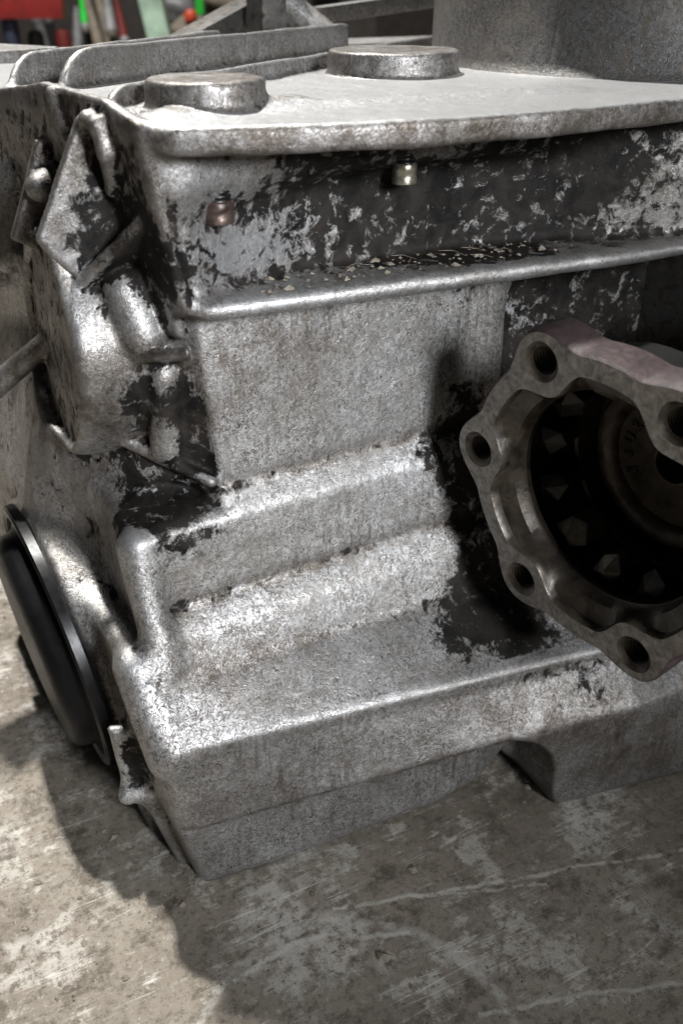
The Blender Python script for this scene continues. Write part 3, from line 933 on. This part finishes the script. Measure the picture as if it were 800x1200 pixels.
# ------------------------------------------------------------------ floor
def concrete():
    t = NT('dusty_concrete')
    big = t.noise(6, 5, 0.65); mid = t.noise(36, 7, 0.75); fine = t.noise(300, 7, 0.82); grit = t.noise(1100, 3, 0.6)
    c = t.mix(t.ramp(big, [(0.35, 0.0), (0.65, 1.0)]), (0.165, 0.138, 0.108), (0.30, 0.27, 0.225))
    c = t.mix(t.ramp(mid, [(0.54, 0.0), (0.58, 0.8)]), c, (0.47, 0.445, 0.40))
    c = t.mix(t.ramp(t.noise(60, 7, 0.8), [(0.38, 0.9), (0.49, 0.0)]), c, (0.075, 0.058, 0.043))
    c = t.mix(t.ramp(fine, [(0.40, 0.85), (0.49, 0.0)]), c, (0.10, 0.083, 0.066))
    c = t.mix(t.ramp(fine, [(0.58, 0.0), (0.66, 0.55)]), c, (0.62, 0.60, 0.56))
    patch = t.math('MULTIPLY', t.ramp(t.noise(17, 3, 0.6), [(0.54, 0.0), (0.60, 1.0)]), t.ramp(t.noise(150, 5, 0.75), [(0.44, 0.0), (0.55, 1.0)]))
    c = t.mix(t.math('MULTIPLY', patch, 0.5), c, (0.66, 0.64, 0.60))
    pores = t.math('MULTIPLY', t.ramp(t.voronoi(300), [(0.08, 1.0), (0.15, 0.0)]), t.ramp(t.noise(40, 2), [(0.45, 0.0), (0.6, 0.9)]))
    c = t.mix(pores, c, (0.05, 0.042, 0.034))
    for rot, sx in ((0.35, 50), (-0.55, 38)):
        sc = t.math('ABSOLUTE', t.math('SUBTRACT', t.noise(3.0, 2, 0.4, 0.15, t.mapping((1.6, sx, 1), (0, 0, rot))), 0.5))
        sc = t.math('MULTIPLY', t.ramp(sc, [(0.0, 1.0), (0.006, 0.0)]), t.ramp(mid, [(0.47, 0.0), (0.58, 0.8)]))
        c = t.mix(sc, c, (0.66, 0.64, 0.59))
    # individual pale scuffs and scratches on the slab
    sx_ = t.n.new('ShaderNodeSeparateXYZ'); t.l.new(t.pos, sx_.inputs[0]); px_, py_ = sx_.outputs[0], sx_.outputs[1]
    wob = t.math('MULTIPLY', t.math('SUBTRACT', t.noise(45, 4, 0.6), 0.5), 0.010)
    brk = t.ramp(t.noise(130, 5, 0.75), [(0.40, 0.0), (0.52, 1.0)])
    def seg(p, q, w, k):
        p, q = np.array(p[:2]) * MM, np.array(q[:2]) * MM; d = q - p; L = np.linalg.norm(d); d /= L
        al = t.math('ADD', t.math('MULTIPLY', t.math('SUBTRACT', px_, float(p[0])), float(d[0])), t.math('MULTIPLY', t.math('SUBTRACT', py_, float(p[1])), float(d[1])))
        ac = t.math('ADD', t.math('MULTIPLY', t.math('SUBTRACT', px_, float(p[0])), float(-d[1])), t.math('MULTIPLY', t.math('SUBTRACT', py_, float(p[1])), float(d[0])))
        ac = t.math('ABSOLUTE', t.math('ADD', ac, wob))
        m1 = t.ramp(t.math('DIVIDE', ac, w), [(0.3, 1.0), (1.0, 0.0)])
        m2 = t.math('MULTIPLY', t.math('GREATER_THAN', al, 0.0), t.math('LESS_THAN', al, float(L)))
        return t.math('MULTIPLY', t.math('MULTIPLY', m1, m2), t.math('MULTIPLY', brk, k))
    def ring(c_, r_, w, k, half=None):
        dx = t.math('SUBTRACT', px_, float(c_[0] * MM)); dy = t.math('SUBTRACT', py_, float(c_[1] * MM))
        dd = t.math('SQRT', t.math('ADD', t.math('MULTIPLY', dx, dx), t.math('MULTIPLY', dy, dy)))
        m1 = t.ramp(t.math('DIVIDE', t.math('ABSOLUTE', t.math('ADD', t.math('SUBTRACT', dd, r_ * MM), wob)), w), [(0.3, 1.0), (1.0, 0.0)])
        return t.math('MULTIPLY', m1, t.math('MULTIPLY', brk, k))
    marks = [((390, 1066), (830, 990), 0.0011, 0.75), ((480, 1052), (640, 1035), 0.0009, 0.6), ((275, 1152), (345, 1105), 0.0016, 0.8), ((345, 1105), (480, 1092), 0.0014, 0.75),
             ((20, 760), (60, 850), 0.002, 0.7), ((560, 1190), (800, 1150), 0.0012, 0.6)]
    for a_, b_, w_, k_ in marks:
        c = t.mix(seg(pt(*a_, z=0), pt(*b_, z=0), w_, k_), c, (0.58, 0.56, 0.52))
    c = t.mix(ring(pt(420, 1260, z=0), 52.0, 0.0022, 0.5), c, (0.56, 0.54, 0.50))
    h = t.math('ADD', mid, t.math('ADD', t.math('MULTIPLY', fine, 0.9), t.math('MULTIPLY', grit, 0.35)))
    h = t.math('SUBTRACT', h, t.math('MULTIPLY', pores, 0.6))
    return t.out(c, t.math('ADD', t.math('MULTIPLY', fine, 0.3), 0.42), 0.0, t.bump(h, 0.75, 0.0018))
M['floor'] = concrete()
m = MB(); m.add([(-6000, -3000, 0), (6000, -3000, 0), (6000, 8000, 0), (-6000, 8000, 0)], [[0, 1, 2, 3]])
o = m.build('floor', M['floor']); tag(o, kind='structure')

def crumbs(name, pts, sizes, mat, label=None, cat=None, parent=None, flat=0.7):
    m = MB(); r2 = np.random.default_rng(5)
    for p, q in zip(pts, sizes):
        a = r2.uniform(0, 6.28); k = r2.uniform(.6, 1.4, 6)
        ring = [np.array(p) + q * np.array((math.cos(a + i * 1.2566) * k[i % 5], math.sin(a + i * 1.2566) * k[i % 5], 0.15)) for i in range(5)]
        topv = np.array(p) + np.array((0, 0, q * flat)); bot = np.array(p) - np.array((0, 0, q * .3))
        m.add(ring + [topv, bot], [[i, (i + 1) % 5, 5] for i in range(5)] + [[(i + 1) % 5, i, 6] for i in range(5)])
    o = m.build(name, mat, parent, smooth=False); o['kind'] = 'stuff'
    if label: tag(o, label, cat)
    return o
r3 = np.random.default_rng(21)
P = [(x_, y_, 0.2) for x_, y_ in zip(r3.uniform(-150, 320, 420), r3.uniform(60, 520, 420))]
crumbs('floor_grit', P, r3.gamma(2.0, 0.35, 420) + 0.15, M['debris'], 'fine loose grit scattered over the concrete floor', 'grit')
P = [(80 + r3.normal(0, 5), 258 + r3.normal(0, 6), 252.8) for _ in range(90)]
crumbs('plate_crumbs', P, r3.uniform(0.4, 1.3, 90), M['plaincast'], 'grey metal crumbs lying beside the left round pad on the plate', 'crumbs')
P = [(r3.uniform(100, 215), r3.uniform(240, 257), 206.3) for _ in range(150)]
crumbs('ledge_grit', P, r3.gamma(2.0, 0.25, 150) + 0.15, M['debris'], 'dry dirt and grit lying on the dark ledge', 'grit')
m = MB()
for _ in range(12):
    p = np.array((r3.uniform(105, 205), r3.uniform(241, 254), 206.7)); a = r3.uniform(0, 3.14); L = r3.uniform(2, 6)
    m.tube([p, p + np.array((math.cos(a), math.sin(a), .08)) * L, p + np.array((math.cos(a + .4), math.sin(a + .4), .05)) * L * 1.6], 0.09, 5)
o = m.build('ledge_fibres', M['debris']); tag(o, 'pale straw fibres lying on the dark ledge', 'fibres', kind='stuff')

# ------------------------------------------------------------------ workshop rack far behind, out of focus
def bp(u, v, d): return CAMPOS + ray(u, v) * d
HX = np.array((RIGHT[0], RIGHT[1], 0.0)); HY = fh.copy(); HZ = np.array((0, 0, 1.0)); HAX = (HX, HY, HZ)
pxm = lambda n, d: n * d / FPX
def mat(name, c, r=0.5, m_=0.0): M[name] = simple(name, c, r, m_, 40, 0.25, 0.15); return M[name]
mat('red_paint', (0.20, 0.010, 0.009)); mat('mint_paint', (0.36, 0.50, 0.40)); mat('green_plastic', (0.012, 0.36, 0.03)); mat('black_plastic', (0.012, 0.012, 0.013))
mat('grey_plastic', (0.12, 0.12, 0.125)); mat('brown_card', (0.30, 0.22, 0.14)); mat('pale_metal', (0.55, 0.55, 0.56), 0.3, 0.7); mat('red_plastic', (0.10, 0.010, 0.009))
mat('navy_plastic', (0.02, 0.025, 0.05)); mat('rack_board', (0.030, 0.022, 0.018)); mat('back_wall', (0.035, 0.030, 0.026), 0.8); mat('tan_rag', (0.15, 0.125, 0.095), 0.9); mat('orange_plastic', (0.55, 0.06, 0.02))
wall_o = MB(); c = bp(400, 100, 2300); c[2] = 700; wall_o.box(c, (6000, 60, 1600), axes=HAX)
tag(wall_o.build('workshop_wall', M['back_wall']), kind='structure')
ZB = 150.0
D0 = 1450.0
rack = empty('storage_rack', tuple(bp(60, 60, D0) * MM), 'red and dark storage rack far behind the gearbox, out of focus', 'rack')
rack.location.z = 0
def zset(p, z): p = np.array(p); p[2] = z; return p
b = MB(); c = zset(bp(110, 75, 1560), ZB - 9); b.box(c, (900, 300, 18), axes=HAX); b.build('shelf_board', M['rack_board'], rack, bevel=1)
b = MB(); c = bp(-60, 6, 1350); b.box(c, (pxm(270, 1350), 20, pxm(28, 1350)), axes=HAX); b.build('rack_beam', M['red_paint'], rack, bevel=1.5)
b = MB(); c = zset(bp(120, 40, 1720), 300); b.box(c, (1000, 8, 600), axes=HAX); b.build('back_panel', M['back_wall'], rack)
for u in (-330, 330):
    b = MB(); c = zset(bp(u, 40, 1500), 300); b.box(c, (34, 34, 600), axes=HAX); b.build('rack_leg', M['red_paint'], rack, bevel=1.5)
post = MB(); c = zset(bp(173, 25, 1330), 300); post.box(c, (32, 32, 600), axes=(HX * .985 + HZ * .17, HY, HZ * .985 - HX * .17))
post_o = post.build('pillar', M['mint_paint'], origin=tuple(zset(c, 0) * MM), bevel=2)
tag(post_o, 'pale mint green upright pillar leaning beside the storage rack', 'pillar')
def tube_bottle(u, v, d, r, h, body, cap, label, dz=0):
    p = zset(bp(u, v, d), ZB + dz)
    o = empty('squeeze_bottle', tuple(p * MM), label, 'bottle', 'squeeze bottles on the rack')
    b = MB(); b.lathe(p, (0, 0, 1), [(r * .55, 0), (r * .62, 2), (r * .58, h * .28), (r * .5, h * .3)], 20); b.build('cap', cap, o)
    b = MB(); b.lathe(p, (0, 0, 1), [(r * .5, h * .3), (r * .9, h * .36), (r, h * .45), (r, h * .85), (r * .8, h * .97), (r * .5, h)], 20); b.build('body', body, o)
tube_bottle(17, 60, 1390, 12, 60, M['navy_plastic'], M['green_plastic'], 'dark blue squeeze bottle with green cap standing on the tan carton', 20)
tube_bottle(45, 62, 1400, 12, 62, M['black_plastic'], M['green_plastic'], 'black squeeze bottle with green cap between the dark blue and red bottles')
tube_bottle(77, 64, 1385, 11, 64, M['red_plastic'], M['green_plastic'], 'red squeeze bottle with green cap on the rack')
def rod(u0, v0, u1, v1, d, r, body, tip, label, name='hand_tool', cat='tool'):
    p = bp(u0, v0, d); q = bp(u1, v1, d + 25)
    q0 = q.copy()
    o = empty(name, tuple(p * MM), label, cat, 'tools leaning on the rack')
    b = MB(); b.tube([p, p + (q - p) * .35, p + (q - p) * .7, q], [r * 1.15, r, r * .75, r * .6], 12); b.build('handle', body, o)
    b = MB(); e = (p - q) / np.linalg.norm(p - q); b.lathe(p - e * 1, e, [(r * 1.1, 0), (r * 1.3, 3), (r * 1.2, 8), (r * .5, 11)], 14); b.build('knob', tip, o)
for i, a in enumerate([
    (92, 70, 90, 10, 1400, 8, 'grey_plastic', 'pale_metal', 'grey tool with a pale knob leaning right of the red bottle'),
    (106, 66, 96, 5, 1420, 7, 'black_plastic', 'pale_metal', 'black tool with a pale knob, second from the red bottle'),
    (118, 62, 100, -8, 1430, 8, 'tan_rag', 'grey_plastic', 'tan handled tool leaning left in the middle of the rack'),
    (133, 58, 112, -10, 1440, 9, 'tan_rag', 'tan_rag', 'thick tan handled tool left of the pillar'),
    (146, 46, 134, -10, 1410, 6, 'red_plastic', 'pale_metal', 'thin red handled tool with a bright knob beside the pillar'),
    (130, 34, 124, -12, 1390, 8, 'pale_metal', 'pale_metal', 'pale metal tool hanging left of the pillar'),
    (100, 30, 94, -12, 1380, 5, 'green_plastic', 'pale_metal', 'thin green handled tool standing on the rack'),
    (45, 28, 60, 70, 1450, 7, 'grey_plastic', 'grey_plastic', 'grey tool lying slantwise behind the black bottle'),
    (58, 26, 66, 66, 1460, 6, 'black_plastic', 'grey_plastic', 'black tool with grey knob behind the red bottle')]):
    rod(*a[:6], M[a[6]], M[a[7]], a[8])
b = MB(); c = zset(bp(20, 68, 1390), ZB + 10); b.box(c, (36, 60, 20), axes=HAX); o = b.build('carton', M['brown_card'], origin=tuple(zset(c, ZB) * MM), bevel=1); tag(o, 'small tan carton on the rack board under the dark blue bottle', 'box')
# things right of the pillar
def lump_thing(name, u, v, d, size, m_, label, cat):
    c = bp(u, v, d)
    bm = bmesh.new(); bmesh.ops.create_icosphere(bm, subdivisions=3, radius=1.0)
    r2 = np.random.default_rng(int(u * 7 + v))
    ph = r2.uniform(0, 6, 6)
    for w in bm.verts:
        k = 1 + .16 * math.sin(3 * w.co.x + ph[0]) + .12 * math.sin(5 * w.co.y + ph[1]) + .1 * math.sin(4 * w.co.z + 3 * w.co.x + ph[2])
        w.co = Vector((w.co.x * size[0] * k, w.co.y * size[1] * k, w.co.z * size[2] * k)) * MM
    for f in bm.faces: f.smooth = True
    me = bpy.data.meshes.new(name); bm.to_mesh(me); bm.free(); me.materials.append(m_)
    o = bpy.data.objects.new(name, me); o.location = tuple(c * MM); COL.objects.link(o); tag(o, label, cat)
b = MB(); c = zset(bp(290, 60, 1480), 118); b.box(c, (560, 260, 16), axes=HAX); b2 = b.build('low_shelf', M['tan_rag'], origin=tuple(c * MM), bevel=1); tag(b2, 'tan low shelf board right of the mint pillar', 'shelf')
lump_thing('rag_heap', 205, 12, 1480, (32, 30, 24), M['grey_plastic'], 'grey crumpled rag heap just right of the mint pillar', 'rag')
lump_thing('rag_heap', 262, 4, 1500, (44, 30, 22), M['tan_rag'], 'tan crumpled rag heap farther right of the mint pillar', 'rag')
lump_thing('rag_heap', 232, 34, 1440, (44, 30, 16), M['tan_rag'], 'flat tan rag lying below the orange cap', 'rag')
b = MB(); c = bp(222, 19, 1400); b.lathe(c + HY * 20, -HY, [(9, 0), (9, 14), (8, 18), (5, 20)], 20); o = b.build('orange_cap', M['orange_plastic'], origin=tuple(c * MM)); tag(o, 'round bright orange cap among rags right of the pillar', 'cap')
b = MB(); c = bp(234, 2, 1420); b.box(c, (12, 12, 34), axes=HAX); o = b.build('green_strip', M['green_plastic'], origin=tuple(c * MM), bevel=1); tag(o, 'small green upright strip above the orange cap', 'strip')

print('VERTS', len(V), [round(float(a), 1) for a in FC])
